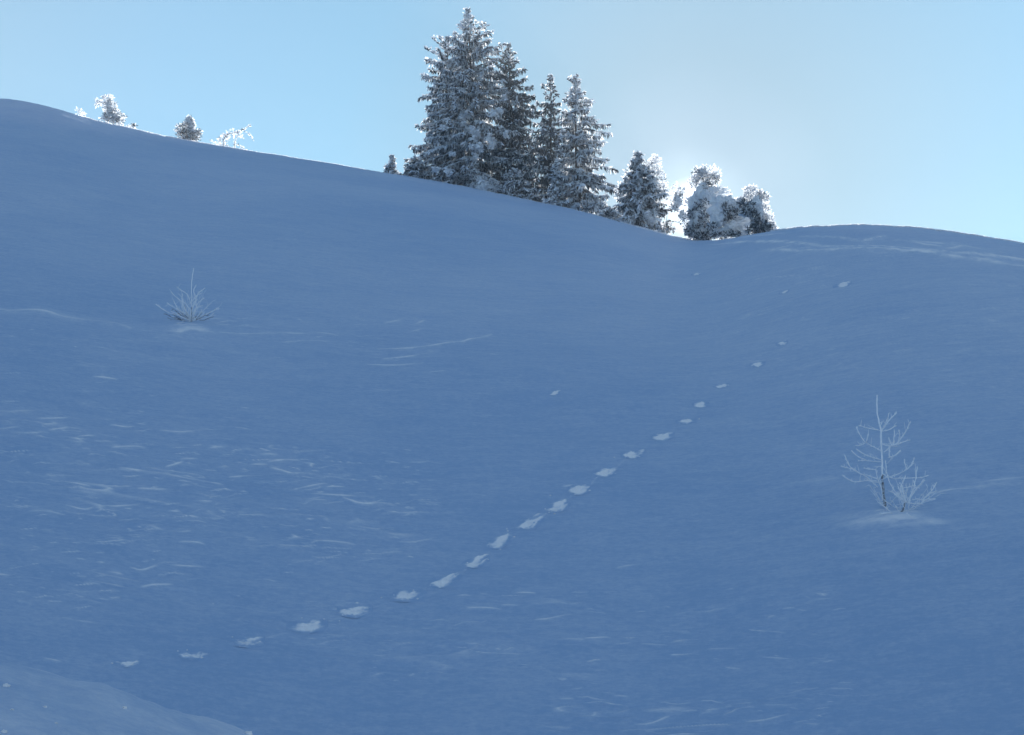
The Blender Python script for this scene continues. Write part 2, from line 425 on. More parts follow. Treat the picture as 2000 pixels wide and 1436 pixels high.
    for *b_, k_ in ((-200,780,560,1170,1.0),(250,860,860,1120,.9),(860,1140,1260,1330,.75),(1050,1340,1800,1450,.8),(1100,1220,1640,1320,.5),
                    (-50,600,700,760,.3),(680,600,980,740,.4),(560,1180,980,1330,.5),(1400,480,2050,700,.35),(-60,1050,760,1260,.5)):
        M = np.maximum(M, k_*area(*b_))
    M *= (Dm > 15)*(Dm < DR)*sstep(-.45, .35, fbm(X/2.4, Y/2.2, o=3, seed=88))
    nn = fbm(X/1.5+.2*fbm(X/1.2, Y/.8, o=2, seed=91), Y/.36, o=2, seed=90)
    rg = np.clip(1-np.abs(nn)*3.2, 0, 1)**2.2
    bk2 = np.clip(.2+1.35*vnoise(X/.5, Y/.35, seed=92), 0, 1.2)
    lit_loose = np.maximum(lit_loose, .9*rg**1.4*M*bk2)
    Z += .026*rg*M
    # pits under the tracks
    for k, (px, py, hw, hh, tl) in enumerate(TRACKS+ODD):
        a, d = real_pt(px, py, az, Dm, Z0_); cx, cy = math.sin(a)*d, math.cos(a)*d
        rw = hw*d/F*1.1
        q = np.exp(-(((X[fine]-cx)/rw)**2+((Y[fine]-cy)/(rw*.9))**2))
        Z[fine] -= min(.12, rw*.30)*q
    # the near bank's up-facing top is painted paler for the sky light it catches
    be = np.interp(A, _ba[:,0], _ba[:,1])
    bk = sstep(-1.4, -.2, Z - (be*9.5-1.2)) * sstep(10.6, 9.6, Dm) * sstep(3, 5, Dm)*sstep(.02,-.06,A)
    lit_loose = np.maximum(lit_loose, (.27+.14*fbm(X/.9, Y/.6, o=4, seed=31))*bk)
    # mounds at the foot of the two saplings
    for px, py, r, h in ((372,640,.9,.10),(1765,1010,.75,.09)):
        a, d = real_pt(px, py, az, Dm, Z0_); cx, cy = math.sin(a)*d, math.cos(a)*d
        Z[fine] += h*np.exp(-((X[fine]-cx)**2+(Y[fine]-cy)**2)/r**2)
    V = np.stack([X, Y, Z], -1).reshape(-1, 3)
    ii, jj = np.meshgrid(np.arange(na-1), np.arange(nd-1), indexing='ij')
    a = (ii*nd+jj).ravel()
    Fc = np.stack([a, a+nd, a+nd+1, a+1], 1)
    # close the ring behind the camera
    j = np.arange(nd-1); l = (na-1)*nd+j
    Fc = np.concatenate([Fc, np.stack([l, j, j+1, l+1], 1)])
    # centre cap
    V = np.concatenate([V, [[0, 0, -1.75]]]); c = len(V)-1
    Fc = Fc[:, ::-1]
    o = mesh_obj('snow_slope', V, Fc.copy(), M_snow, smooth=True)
    o['kind'] = 'structure'
    me = o.data
    # brighter light on the upper slope painted as a paler tone, with random patches
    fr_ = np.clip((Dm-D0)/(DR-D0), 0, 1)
    lit_grade = .03+.13*sstep(0, .42, fr_)+.06*fbm(X/7+2, Y/9, o=3, seed=61)+.03*fbm(X/1.6, Y/1.1, o=3, seed=67)
    lit_loose = np.clip(lit_grade, 0, 1)+lit_loose*(1-np.clip(lit_grade, 0, 1))
    at_ = me.attributes.new('lit_loose', 'FLOAT', 'POINT')
    at_.data.foreach_set('value', np.concatenate([np.clip(lit_loose, 0, 1).ravel(), [0]]))
    # small fan at the middle is below the camera and never seen: fill it with a plain disc
    sil = np.where(Dm > 50, Z/Dm, -1).argmax(1)
    return o, (az, Dm, Z), Dm[np.arange(len(az)), sil]

ground, (G_az, G_D, G_Z), G_sil = build_ground()
def ground_real(px, py): return real_pt(px, py, G_az, G_D, G_Z)
def ground_z(x, y):
    """height of the finished ground under a point"""
    a = math.atan2(x, y); d = math.hypot(x, y)
    i = int(np.clip(np.searchsorted(G_az, a)-1, 0, len(G_az)-2)); f = (a-G_az[i])/(G_az[i+1]-G_az[i])
    z0 = np.interp(d, G_D[i], G_Z[i]); z1 = np.interp(d, G_D[i+1], G_Z[i+1])
    return z0*(1-f)+z1*f
#=THINGS
def nv(v): v = np.asarray(v, float); return v/(np.linalg.norm(v)+1e-9)
Zu = np.array([0, 0, 1.])

def spot(px, py, off=0.0, D=None):
    """base point on the ground below a place of the photo; off metres behind the ridge line"""
    a, _ = ang(px, py); d = float(d_ridge(a))+off if D is None else D
    x, y = math.sin(a)*d, math.cos(a)*d
    return np.array([x, y, ground_z(x, y)]), d

def curve(P0, d0, L, droop, up, n=6):
    out = []
    for i in range(n):
        s = i/(n-1)
        out.append(P0+d0*L*s+Zu*L*(-droop*s*s+up*s**4))
    return out

def spruce(name, label, group, base, top, off, prof, frost=.6, dens=1.0, seed=1, lumps=(), second=None, whorl=.42, gaps=(), skirt=1.0, spread=1.12, rim=6):
    """base, top: photo points. prof: (fraction from the top, left reach, right reach) in photo pixels"""
    rnd = random.Random(seed); nr = np.random.default_rng(seed)
    B, d = spot(base[0], base[1], off)
    T = at(top[0], top[1], d); mpp = float(np.linalg.norm(T))/F
    root = thing(name, label, 'tree', tuple(B), group)
    H = T[2]-B[2]
    tr, nd, sn, pad = Geo(), Geo(), Geo(), Geo()
    def axis(z):  # point of the trunk at height fraction
        return B*(1-z)+T*z+np.array([.05*math.sin(z*7+seed), .05*math.cos(z*5+seed), 0])
    n = 14
    tr.tube([axis(i/(n-1))-Zu*(.4 if i == 0 else 0) for i in range(n)], [(.012+.016*H*(1-i/(n-1))**1.1)+.004 for i in range(n)], 7)
    pf = [p[0] for p in prof]; pl = [p[1]*mpp for p in prof]; pr = [p[2]*mpp for p in prof]
    z = 1.0; ph = rnd.random()*6
    def twig(P, dr, L, w, fr, hang):
        m = P+dr*L*.5-Zu*L*.08*hang; e = P+dr*L*(.93)-Zu*L*.42*hang
        nn = nv(nr.normal(0, .55, 3)+Zu*.6+np.array([0, -.5, 0]))
        if rnd.random() > fr*.55:
            nd.ribbon([P, m, e], [w*1.0, w*1.15, w*.25], nn)
        if rnd.random() < fr:
            o = Zu*.035+nr.normal(0, .010, 3)+np.array([0, -.02, 0])
            nn2 = nv(nr.normal(0, .45, 3)+Zu*.8+np.array([0, -.45, 0]))
            k = rnd.uniform(.75, 1.25)
            (pad if rnd.random() < .4 else sn).ribbon([P+o, m+o*1.4, e+o+dr*.04], [w*.8*k, w*1.25*k, w*.45*k], nn2)
    while z > .02:
        t = 1-z
        fb0 = frost; nb = max(3, int(round((3.2+4.2*min(1, t*2.2))*dens)))
        for b in range(nb):
            ph += 2.399963+rnd.uniform(-.3, .3)
            ca, sa = math.cos(ph), math.sin(ph)
            l_, r_ = np.interp(t, pf, pl), np.interp(t, pf, pr)
            Lb = ((l_+r_)/2+(r_-l_)/2*ca)
            if abs(sa) > .5: Lb *= .92
            Lb *= rnd.uniform(.66, 1.14)*spread
            if any(g0 < t < g1 and (ca*sd_ > 0.2) for g0, g1, sd_ in gaps) and rnd.random() < .75: Lb *= .45
            Lb = max(Lb, .10)
            frost = min(1, max(.05, fb0+.30*float(vnoise(np.array([ph*1.1]), np.array([t*14.]), seed=seed)[0])))
            zz = z+rnd.uniform(-.5, .5)*whorl/H*.8
            P0 = axis(min(max(zz, .01), .995))
            rise = np.interp(t, [0, .12, .4, 1], [1.0, .45, .12, -.02])
            droop = np.interp(t, [0, .3, 1], [.1, .42, .55])*skirt*rnd.uniform(.7, 1.3)
            dd = nv([ca, sa, 0])
            P = curve(P0, dd*.97+Zu*rise*.8, Lb, droop, .20)
            tr.tube(P, [.006+.011*Lb*(1-i/6) for i in range(6)], 3)
            # snow lying along the branch
            if Lb > .3 and rnd.random() < frost*1.1:
                ww = .07+.05*min(Lb, 2.2)
                q = [p+Zu*.04+nr.normal(0, .02, 3) for p in P[1:]]
                pad.ribbon(q, [ww*rnd.uniform(.6, 1.3) for _ in q], nv(Zu+np.array([0, -.4, 0])+nr.normal(0, .25, 3)))
            nt_ = max(3, int(Lb/.105*dens))
            for i in range(nt_):
                s = .12+.88*(i+rnd.random())/nt_
                f = s*5; k = min(int(f), 4); p = P[k]*(1-(f-k))+P[k+1]*(f-k)
                tl = (.13+.36*min(1, Lb/1.6)*(1-.6*s))*rnd.uniform(.7, 1.25)*(.6+.4*min(1, t*6))
                side = 1 if i % 2 else -1
                lat = np.array([-sa*side, ca*side, 0])
                fwd = nv(P[min(k+1, 5)]-P[k])
                dr = nv(lat*rnd.uniform(.5, 1.1)+fwd*.75+nr.normal(0, .18, 3))
                if t < .1: dr = nv(dr+Zu*.5)
                twig(p, dr, tl, .095+.04*rnd.random(), min(1, frost*1.15), rnd.uniform(.3, 1.5)*(.3 if t < .12 else 1))
                for _h_ in range(2 if t > .15 else 0):    # hanging twiglets below the branch
                    twig(p-Zu*.04, nv(nr.normal(0, .22, 3)-Zu*.9+fwd*.2), tl*rnd.uniform(.5, 1.1), .07, frost*.5, .2)
            frost = fb0
            # tip tuft
            for _ in range(rim):
                twig(P[-1]-dd*rnd.uniform(0, .05*rim), nv(dd+Zu*.35+nr.normal(0, .5, 3)), rnd.uniform(.12, .24), .085, min(1, frost+.35), .2)
        z -= whorl/H*(.55 if t < .15 else 1.0)*rnd.uniform(.8, 1.15)
    # leader
    for i in range(9):
        p = axis(1-.035*rnd.random())
        twig(p, nv([rnd.uniform(-1, 1)*.7, rnd.uniform(-1, 1)*.7, .9]), rnd.uniform(.08, .2), .05, .95, 0)
    for (lx, ly, lr, la) in lumps:     # pillows of snow on the boughs facing the slope
        c = at(lx, ly, d-la); lr = lr*.72
        for _ in range(7):
            o_ = nr.normal(0, .5, 3)*lr*mpp; k_ = rnd.uniform(.28, .5)
            pad.blob(c+o_, (lr*mpp*k_*1.25, lr*mpp*k_, lr*mpp*k_*.7), rnd.random()*50, .45, 1.6, rnd.uniform(-.5, .5), lo=True)
        for _ in range(int(lr*9)):
            p = c+nr.normal(0, .62, 3)*lr*mpp*np.array([1, .8, .9]); dr = nv(nr.normal(0, .6, 3)-Zu*.5)
            sn.ribbon([p, p+dr*.09, p+dr*.19], [.06, .10, .04], nv(nr.normal(0, .7, 3)+np.array([0, -.6, .3])))
    tr.build('trunk', M_bark, root, B, True)
    nd.build('crown', M_needle, root, B)
    sn.build('frost', M_frost, root, B)
    pad.build('snow_load', M_rime, root, B)
    return root

def bushy(name, label, group, base, off, trunk, blobs, tufts, seed, shoots=(), frostk=.9, M=M_rime, cat='tree', big=1.0):
    """a snow plastered small tree: trunk line, snow pillows and tufts of twigs, all given in photo pixels with a depth in metres"""
    rnd = random.Random(seed); nr = np.random.default_rng(seed)
    B, d = spot(base[0], base[1], off); mpp = float(np.linalg.norm(B))/F
    root = thing(name, label, cat, tuple(B), group)
    tr, nd, sn, fr = Geo(), Geo(), Geo(), Geo()
    for pts, r in trunk:
        P = [at(x, y, d+dz) for x, y, dz in pts]
        tr.tube(P, [r*(1-.7*i/(len(P)-1)) for i in range(len(P))], 6)
    for x, y, dz, rx, ry, *tl in blobs:
        sn.blob(at(x, y, d+dz), (rx*mpp, (rx+ry)/2*mpp*.9, ry*mpp), rnd.random()*60, .46, 2.7, tl[0] if tl else 0)
    for x, y, dz, rx, ry, n, f in tufts:
        c = at(x, y, d+dz); rz = (rx+ry)/2*mpp
        if f < .6: f = f*.55+.28
        if f >= .85: n *= 1.3; rx *= 1.12; ry *= 1.12
        for _ in range(int(n)):
            v = nv(nr.normal(0, 1, 3)); q = v*rnd.random()**.4
            p = c+q*np.array([rx*mpp, rz, ry*mpp])
            dr = nv(v*.8+Zu*.25+nr.normal(0, .4, 3)); L = rnd.uniform(.10, .24)*big
            w = rnd.uniform(.05, .085)*big
            m = p+dr*L*.5; e = p+dr*L-Zu*.02
            nn = nv(nr.normal(0, 1, 3))
            if rnd.random() < f: fr.ribbon([p, m, e], [w*.7, w*1.2, w*.35], nn)
            else:
                for _k in range(2):
                    o_ = nr.normal(0, .03, 3); dr2 = nv(dr+nr.normal(0, .5, 3))
                    nd.ribbon([p+o_, p+o_+dr2*L*.4, p+o_+dr2*L*.8], [w*.4, w*.6, w*.2], nn)
    for pts, r, f in shoots:           # frosted boughs
        P = [at(x, y, d+dz) for x, y, dz in pts]
        tr.tube(P, [r*(1-.5*i/(len(P)-1)) for i in range(len(P))], 4)
        Q = []
        for i in range(len(P)-1):
            n = max(2, int(np.linalg.norm(P[i+1]-P[i])/.05))
            Q += [P[i]*(1-k/n)+P[i+1]*(k/n) for k in range(n)]
        for i, p in enumerate(Q):
            for _ in range(f):
                dr = nv(nr.normal(0, .8, 3)+Zu*.3); L = rnd.uniform(.07, .17)*big; w = rnd.uniform(.05, .08)*big
                (fr if rnd.random() < frostk else nd).ribbon([p, p+dr*L*.5, p+dr*L], [w*.7, w*1.2, w*.4], nv(nr.normal(0, 1, 3)))
    tr.build('trunk', M_bark, root, B, True)
    nd.build('crown', M_needle, root, B)
    sn.build('snow_load', M, root, B, True)
    fr.build('frost', M_frost, root, B)
    return root

GR = 'frosted spruces standing on the ridge'
spruce('spruce_tree', 'tallest spruce on the ridge, thick with grey white frost', GR, (926,372), (914,22), 3.5,
       [(0,1,1),(.03,5,6),(.06,9,11),(.10,16,24),(.16,32,40),(.22,42,54),(.35,58,66),(.5,70,74),(.65,84,82),(.8,98,95),(.92,110,100),(1,108,96)], frost=.88, rim=9, seed=3, whorl=.44, spread=1.2, dens=1.1,
       lumps=((903,226,9,1.6),(905,240,7,1.8),(918,250,8,2.0),(962,222,12,2.6),(975,215,9,2.6),(930,262,9,3.0),(925,255,7,3.2),(955,270,10,3.0),(988,262,7,3.2),(936,288,11,3.4),(922,286,7,3.4),(884,300,7,3.0),(930,306,6,3.2),(960,284,8,3.3),(868,248,6,2.6),(852,330,8,3),(878,335,9,3),(905,180,8,1.2),(940,150,8,.8),(985,190,8,1.5)), skirt=1.0)
spruce('spruce_tree', 'spruce just left of and behind the tallest spruce, with lopsided frosted tips', GR, (872,358), (873,80), 4.6,
       [(0,4,6),(.04,24,26),(.12,38,40),(.2,40,42),(.30,52,46),(.42,46,34),(.46,34,36),(.55,48,40),(.68,62,45),(.8,66,50),(.9,84,50),(1,78,50)], frost=.9, rim=10, whorl=.46, seed=8, dens=1.05, gaps=((.40,.45,-1),(.56,.6,-1)))
spruce('spruce_tree', 'dark spruce pressed against the right side of the tallest spruce', GR, (1002,392), (995,90), 5.5,
       [(0,1,1),(.04,6,5),(.1,18,14),(.16,24,25),(.27,32,38),(.4,36,44),(.55,34,44),(.7,36,50),(.85,40,62),(1,40,58)], frost=.2, seed=11, dens=1.05, whorl=.36)
spruce('spruce_tree', 'slim dark spruce with sun sparkling through its thin boughs, mid clump', GR, (1078,402), (1074,150), 5.0,
       [(0,2,2),(.05,7,7),(.12,18,12),(.16,10,12),(.27,36,20),(.34,30,24),(.45,44,30),(.6,48,34),(.8,46,34),(1,44,34)], frost=.3, seed=21, dens=.9, whorl=.38)
spruce('spruce_tree', 'pale frosted spruce at the right edge of the clump, right side glowing', GR, (1132,417), (1121,153), 3.0,
       [(0,1,2),(.05,9,7),(.1,10,14),(.18,20,28),(.25,24,36),(.33,26,52),(.45,30,58),(.5,32,50),(.6,38,62),(.7,40,60),(.8,44,74),(.9,44,66),(.96,40,66),(1,38,58)], frost=.95, spread=1.2, rim=13, seed=33, gaps=((.36,.42,1),(.64,.68,1),(.84,.88,1)))
spruce('young_spruce', 'small white frosted spruce in front of the slim dark spruce', GR, (1092,405), (1090,318), 1.0,
       [(0,2,2),(.12,7,7),(.3,12,12),(.55,17,19),(.8,24,26),(1,28,26)], frost=.88, seed=5, whorl=.16, dens=.9)
spruce('young_spruce', 'low frosted spruce bush under the right flank of the tallest spruce', GR, (1022,392), (1003,338), 1.0,
       [(0,5,5),(.2,20,14),(.5,28,24),(.8,34,36),(1,36,40)], frost=.55, seed=6, whorl=.15, dens=.95)
spruce('young_spruce', 'thin white frosted shoot in front of the foot of the tallest spruce', GR, (926,371), (925,296), .9,
       [(0,2,2),(.3,4,5),(.36,16,10),(.42,7,6),(.58,24,22),(.65,8,8),(1,14,20)], frost=.96, seed=7, whorl=.2, dens=.6)
bushy('snowy_bush', 'white rounded bush heaped with snow at the foot of the tallest spruce', None, (952,372), .7,
      [([(950,378,0),(950,355,0)],.03)], [(948,362,0,12,9),(964,368,.1,11,7),(938,366,.1,8,6)], [(948,355,0,16,11,260,.8),(966,366,0,16,8,200,.8),(940,354,0,8,8,80,.9)], 9, cat='bush')
spruce('young_spruce', 'tiny frosted spruce standing alone just left of the spruce clump', GR, (764,344), (764,308), 1.6,
       [(0,2,2),(.3,7,7),(.6,12,12),(1,18,17)], frost=.9, seed=15, whorl=.12, dens=.7)
spruce('young_spruce', 'low dark spruce shoots at the left foot of the spruce clump', GR, (815,350), (812,316), 1.6,
       [(0,8,8),(.3,22,20),(.7,34,30),(1,40,38)], frost=.55, seed=16, whorl=.13, dens=.9)
spruce('spruce_tree', 'mid sized dark spruce ringed by bright frost, just right of the clump', GR, (1256,452), (1246,303), 2.0,
       [(0,1,1),(.06,5,5),(.12,13,8),(.2,20,20),(.3,26,34),(.45,36,42),(.55,42,46),(.66,50,46),(.8,40,42),(.9,36,40),(1,30,36)], frost=.8, rim=12, seed=44, whorl=.24, dens=1.05, spread=1.2,
       lumps=((1230,430,11,.7),(1224,436,9,.7),(1272,385,8,.9),(1251,402,7,.9),(1262,420,9,.9),(1275,428,11,.8),(1240,350,7,.4),(1276,352,7,.4),(1250,330,8,.3)))
bushy('frosted_tree', 'feathery white frosted tree behind the mid sized spruce ringed by frost', None, (1274,452), 3.2,
      [([(1276,456,0),(1272,380,0),(1268,315,0)],.05)], [], [(1272,328,0,16,14,300,.95),(1280,312,0,8,6,90,1),(1284,350,0,16,22,330,.85),(1292,380,0,14,24,320,.8),(1240,318,0,8,10,70,1),(1233,345,0,14,20,120,.95),(1215,375,0,14,16,110,.95),(1240,380,0,30,40,260,.8)], 45)
bushy('frosted_tree', 'scrawny crooked little tree standing in the bright sun gap', None, (1301,460), 1.2,
      [([(1303,465,0),(1302,440,0),(1303,412,0)],.035),([(1304,412,0),(1318,408,0),(1326,392,0),(1331,372,0)],.028)],
      [(1324,392,0,6,11,.25),(1319,406,0,6,6),(1333,420,0,6,8)],
      [(1324,390,0,9,14,150,.55),(1330,372,0,6,8,60,.9),(1316,408,0,12,7,110,.5),(1333,423,0,8,11,110,.5),(1300,440,0,14,6,90,.5),(1308,450,0,14,5,110,.4),(1322,378,.3,16,18,120,1),(1297,447,0,9,8,70,.4)], 51,
      shoots=[([(1302,432,0),(1322,434,0),(1345,440,.1)],.015,1),([(1302,445,0),(1320,448,0)],.012,1)], frostk=.5)
bushy('frosted_tree', 'twisted tree plastered with heavy snow, its crooked top fringed by shining frost', None, (1380,466), 1.0,
      [([(1382,470,0),(1380,420,0),(1375,370,0),(1372,340,0)],.07)],
      [(1374,366,-.1,9,10),(1367,378,-.3,9,12),(1377,384,-.4,13,11),(1357,396,-.3,11,14,.3),(1353,412,-.3,8,16),(1370,402,-.3,15,15),(1364,425,-.6,16,18),(1382,440,-.5,18,20),(1362,446,-.6,15,16),(1390,392,-.2,14,9,-.3),(1376,424,-.4,14,18),(1352,452,-.4,12,11),(1374,458,-.7,18,10)],
      [(1373,345,0,12,10,140,.6),(1373,336,0,8,8,90,.95),(1364,335,0,12,4,80,.7),(1392,345,0,12,6,110,.75),(1399,352,0,6,6,60,.6),(1354,354,0,9,9,90,.85),(1384,363,-.2,10,14,180,.45),(1390,375,0,12,8,150,.85),(1356,362,0,7,9,60,.8),
       (1404,376,.2,12,10,120,.95),(1378,392,-.9,10,6,50,.15),(1350,418,-.9,7,10,120,.15),(1364,405,-1.0,9,8,110,.15),(1375,428,-1.3,9,16,140,.2),(1352,450,-.9,15,14,320,.25),(1370,462,-1.3,26,8,380,.2),(1390,448,-1.1,8,10,150,.2),(1345,400,0,7,16,100,.9),(1381,344,.1,26,20,260,1),(1340,436,-.1,8,20,120,.9)], 61,
      shoots=[([(1372,350,0),(1360,345,0),(1352,355,0)],.02,2),([(1376,345,0),(1388,340,0),(1400,352,0)],.02,2)])
bushy('snowy_bush', 'round bulging bush under pillows of snow, right of the twisted tree', None, (1415,467), .9,
      [([(1415,470,0),(1412,420,0)],.05)],
      [(1405,398,-.2,16,13),(1420,396,-.1,15,13,-.4),(1432,404,0,12,12,-.5),(1402,416,-.7,15,15),(1406,430,-.9,13,12),(1398,436,-.8,11,11),(1424,418,-.3,12,12),(1438,412,-.1,11,9),(1440,440,-.6,20,11),(1428,448,-.7,18,11),(1456,434,-.5,14,9,.2),(1445,425,-.4,14,10),(1412,454,-.7,18,8),(1440,456,-.6,18,6)],
      [(1418,404,-1.0,6,8,70,.2),(1417,420,-1.05,4,14,130,.15),(1436,412,-.8,9,6,160,.1),(1429,424,-.95,10,5,110,.3),(1390,442,-1.4,8,6,90,.15),(1432,458,-1.3,14,5,160,.3),(1405,460,-1.3,16,6,160,.2),(1440,398,0,14,8,160,.85),(1402,378,.2,22,12,200,1),(1445,405,0,8,8,60,.2)], 71, cat='bush')
bushy('frosted_tree', 'small snow loaded tree leaning right, dark at its foot, rightmost on the ridge', None, (1475,460), 1.4,
      [([(1478,462,0),(1476,420,0),(1484,385,0)],.05)],
      [(1478,392,0,9,8,.6),(1470,398,0,10,7,.5),(1480,404,0,9,14),(1484,420,0,8,13,-.2),(1470,412,-.1,10,9),(1462,404,0,10,7),(1458,416,-.3,12,8)],
      [(1486,380,0,4,7,70,.5),(1495,386,0,7,6,90,.7),(1468,376,.2,13,11,220,.97),(1456,390,.2,12,8,130,.95),(1450,398,-.2,9,7,150,.3),(1469,400,-.7,4,8,60,.1),(1466,414,-.8,8,6,110,.1),(1474,424,-.5,7,12,170,.15),(1484,442,-.3,18,15,700,.14),(1498,446,-.2,9,10,260,.15),(1466,452,-.2,10,8,130,.15),(1494,412,.1,8,14,170,.95),(1502,432,.1,9,12,170,.9),(1506,446,.1,10,8,140,.9),(1456,414,-.9,6,5,80,.1)], 81)
G2 = 'little frosted trees along the left ridge'
bushy('frosted_tree', 'biggest little tree on the left ridge, a white frosted hump', G2, (219,247), 1.0,
      [([(212,250,0),(210,220,0),(212,196,0)],.04)],
      [(212,205,0,5,6),(218,218,0,7,7),(226,232,0,8,6),(208,228,0,6,7)],
      [(210,196,0,10,9,180,.92),(192,200,0,5,8,60,1),(215,210,0,13,15,420,.8),(224,226,-.2,14,12,300,.72),(212,232,-.3,15,12,280,.66),(234,236,-.1,11,8,140,.75),(240,227,0,7,3,30,.3)], 91,
      shoots=[([(204,204,0),(194,198,0),(186,208,0)],.015,2),([(214,200,0),(216,188,0)],.015,2),([(228,222,0),(247,227,0)],.012,1)])
bushy('frosted_tree', 'stubby grey tree with a blunt snow cap on the left ridge', G2, (368,278), 1.0,
      [([(372,282,0),(372,255,0),(370,232,0)],.04)],
      [(369,236,0,6,7),(373,245,0,6,8),(375,256,-.1,6,7)],
      [(370,236,-.1,8,8,150,.8),(370,244,-.1,10,14,300,.78),(352,252,0,9,10,160,.55),(361,247,0,6,9,90,.8),(372,262,-.2,19,10,520,.42),(386,260,0,9,7,110,.6),(374,272,-.2,16,5,260,.25),(356,262,-.1,12,8,200,.4)], 92)
bushy('frosted_tree', 'bare crooked little tree of white frosted boughs reaching right, on the left ridge', G2, (440,288), .9,
      [], [], [(455,262,0,16,6,70,1),(436,272,0,9,8,80,.9)], 93,
      shoots=[([(437,288,0),(437,270,0),(447,262,0),(466,258,0),(478,252,0),(490,244,0)],.025,3),([(474,254,0),(487,262,0),(495,275,0)],.012,2),
              ([(458,288,0),(459,276,0),(466,262,0)],.02,2),([(432,284,0),(418,278,0),(409,273,0)],.012,2),([(470,262,0),(476,273,0)],.01,2),([(459,280,0),(474,288,0),(482,294,0)],.012,2),([(446,264,0),(434,261,0)],.01,2),([(446,285,0),(430,282,0)],.012,2)], frostk=.93)
bushy('frost_tuft', 'faint frosted twig tip poking over the far left of the ridge', None, (158,226), .8, [], [], [(154,219,0,6,6,50,1),(163,224,0,5,3,30,1)], 94, cat='shrub')
bushy('frost_tuft', 'tiny grey shrub tip just right of the biggest little tree on the left ridge', None, (259,250), .8, [], [], [(261,247,0,5,4,60,.5),(250,248,0,5,2,20,.6)], 95, cat='shrub')

# low growth behind the crest that closes the gaps under the clump
for k, (x, y, rx, ry, n, off, f, lb) in enumerate([
        (1052,402,16,8,420,2.2,.15,'low dark thicket on the crest between the dark spruces'),
        (1198,426,26,7,520,2.4,.45,'low frosted thicket between the clump and the twin topped spruce'),
        (900,366,60,10,1300,2.0,.42,'low frosted boughs half buried under the tallest spruce'),
        (1150,412,34,10,700,2.0,.6,'low frosted boughs half buried under the pale right hand spruce of the clump')]):
    bushy('low_thicket', lb, None, (x, y), off, [], [], [(x, y-ry*.6, 0, rx, ry, n, f)], 200+k, cat='thicket', big=1.25)

# ------------------------------------------------------------------ saplings on the open slope
def sapling(name, label, D, base, stem, boughs, seed, rs, spur=.75, fuzz=()):
    rnd = random.Random(seed); nr = np.random.default_rng(seed)
    x, y = base; a, _ = ang(x, y)
    B = np.array([math.sin(a)*D, math.cos(a)*D, 0]); B[2] = ground_z(B[0], B[1])
    root = thing(name, label, 'sapling', tuple(B))
    def rod(g, pts, r0, r1, fz):
        P = []; q = [at(px, py, D+dz) for px, py, dz in pts]
        for i in range(len(q)-1):
            n = max(2, int(np.linalg.norm(q[i+1]-q[i])/.035))
            P += [q[i]*(1-k/n)+q[i+1]*(k/n)+nr.normal(0, .0065, 3) for k in range(n)]
        P.append(q[-1]); n = len(P)
        if n > 4:
            for _ in range(2): P = [P[0]]+[P[i]*.5+(P[i-1]+P[i+1])*.25 for i in range(1, n-1)]+[P[-1]]
        g.tube(P, [(r0+(r1-r0)*i/(n-1))*rnd.uniform(1-fz, 1+fz) for i in range(n)], 5)
        return P
    for m_, pts, r0, r1 in stem:
        g = Geo(); rod(g, pts, r0, r1, .18); g.build('trunk', m_, root, B, True)
    for pts in boughs:
        g = Geo(); P = rod(g, pts, rs*.8, rs*1.05, .28)
        for i in range(1, len(P)-1):          # short frosted spur shoots
            if rnd.random() < spur:
                dr = nv(nr.normal(0, .8, 3)+Zu*.6+nv(P[i+1]-P[i-1])*1.0); L = rnd.uniform(.02, .07)*(2.6 if rnd.random() < .25 else 1)
                g.tube([P[i], P[i]+dr*L*.5+nr.normal(0, .004, 3), P[i]+dr*L], [rs*.5, rs*.5, rs*.3], 4)
        g.build('branch', M_twigfrost, root, B, True)
    for m_, n, rx, ry, L, dr_ in fuzz:      # loose crossing twigs round the foot
        for _ in range(n):
            a_ = rnd.uniform(-1, 1); p0 = np.array([at(x, y-2, D)])[0]+np.array([a_*rx*.25, rnd.uniform(-.1, .1), rnd.uniform(0, .05)])
            v = nv([a_*1.1+rnd.gauss(0, .3), rnd.gauss(0, .5), rnd.uniform(*dr_)]); l = L*rnd.uniform(.4, 1)
            P = [p0+v*l*i/5+Zu*l*.12*(i/5)**2+nr.normal(0, .008, 3) for i in range(6)]
            g = Geo(); g.tube(P, [rs*.42]*5+[rs*.3], 4)
            for i in range(1, 6):
                if rnd.random() < .8:
                    w_ = nv(v+nr.normal(0, .7, 3)); g.tube([P[i], P[i]+w_*l*.18], [rs*.5, rs*.3], 4)
            g.build('branch', m_, root, B, True)
    return root

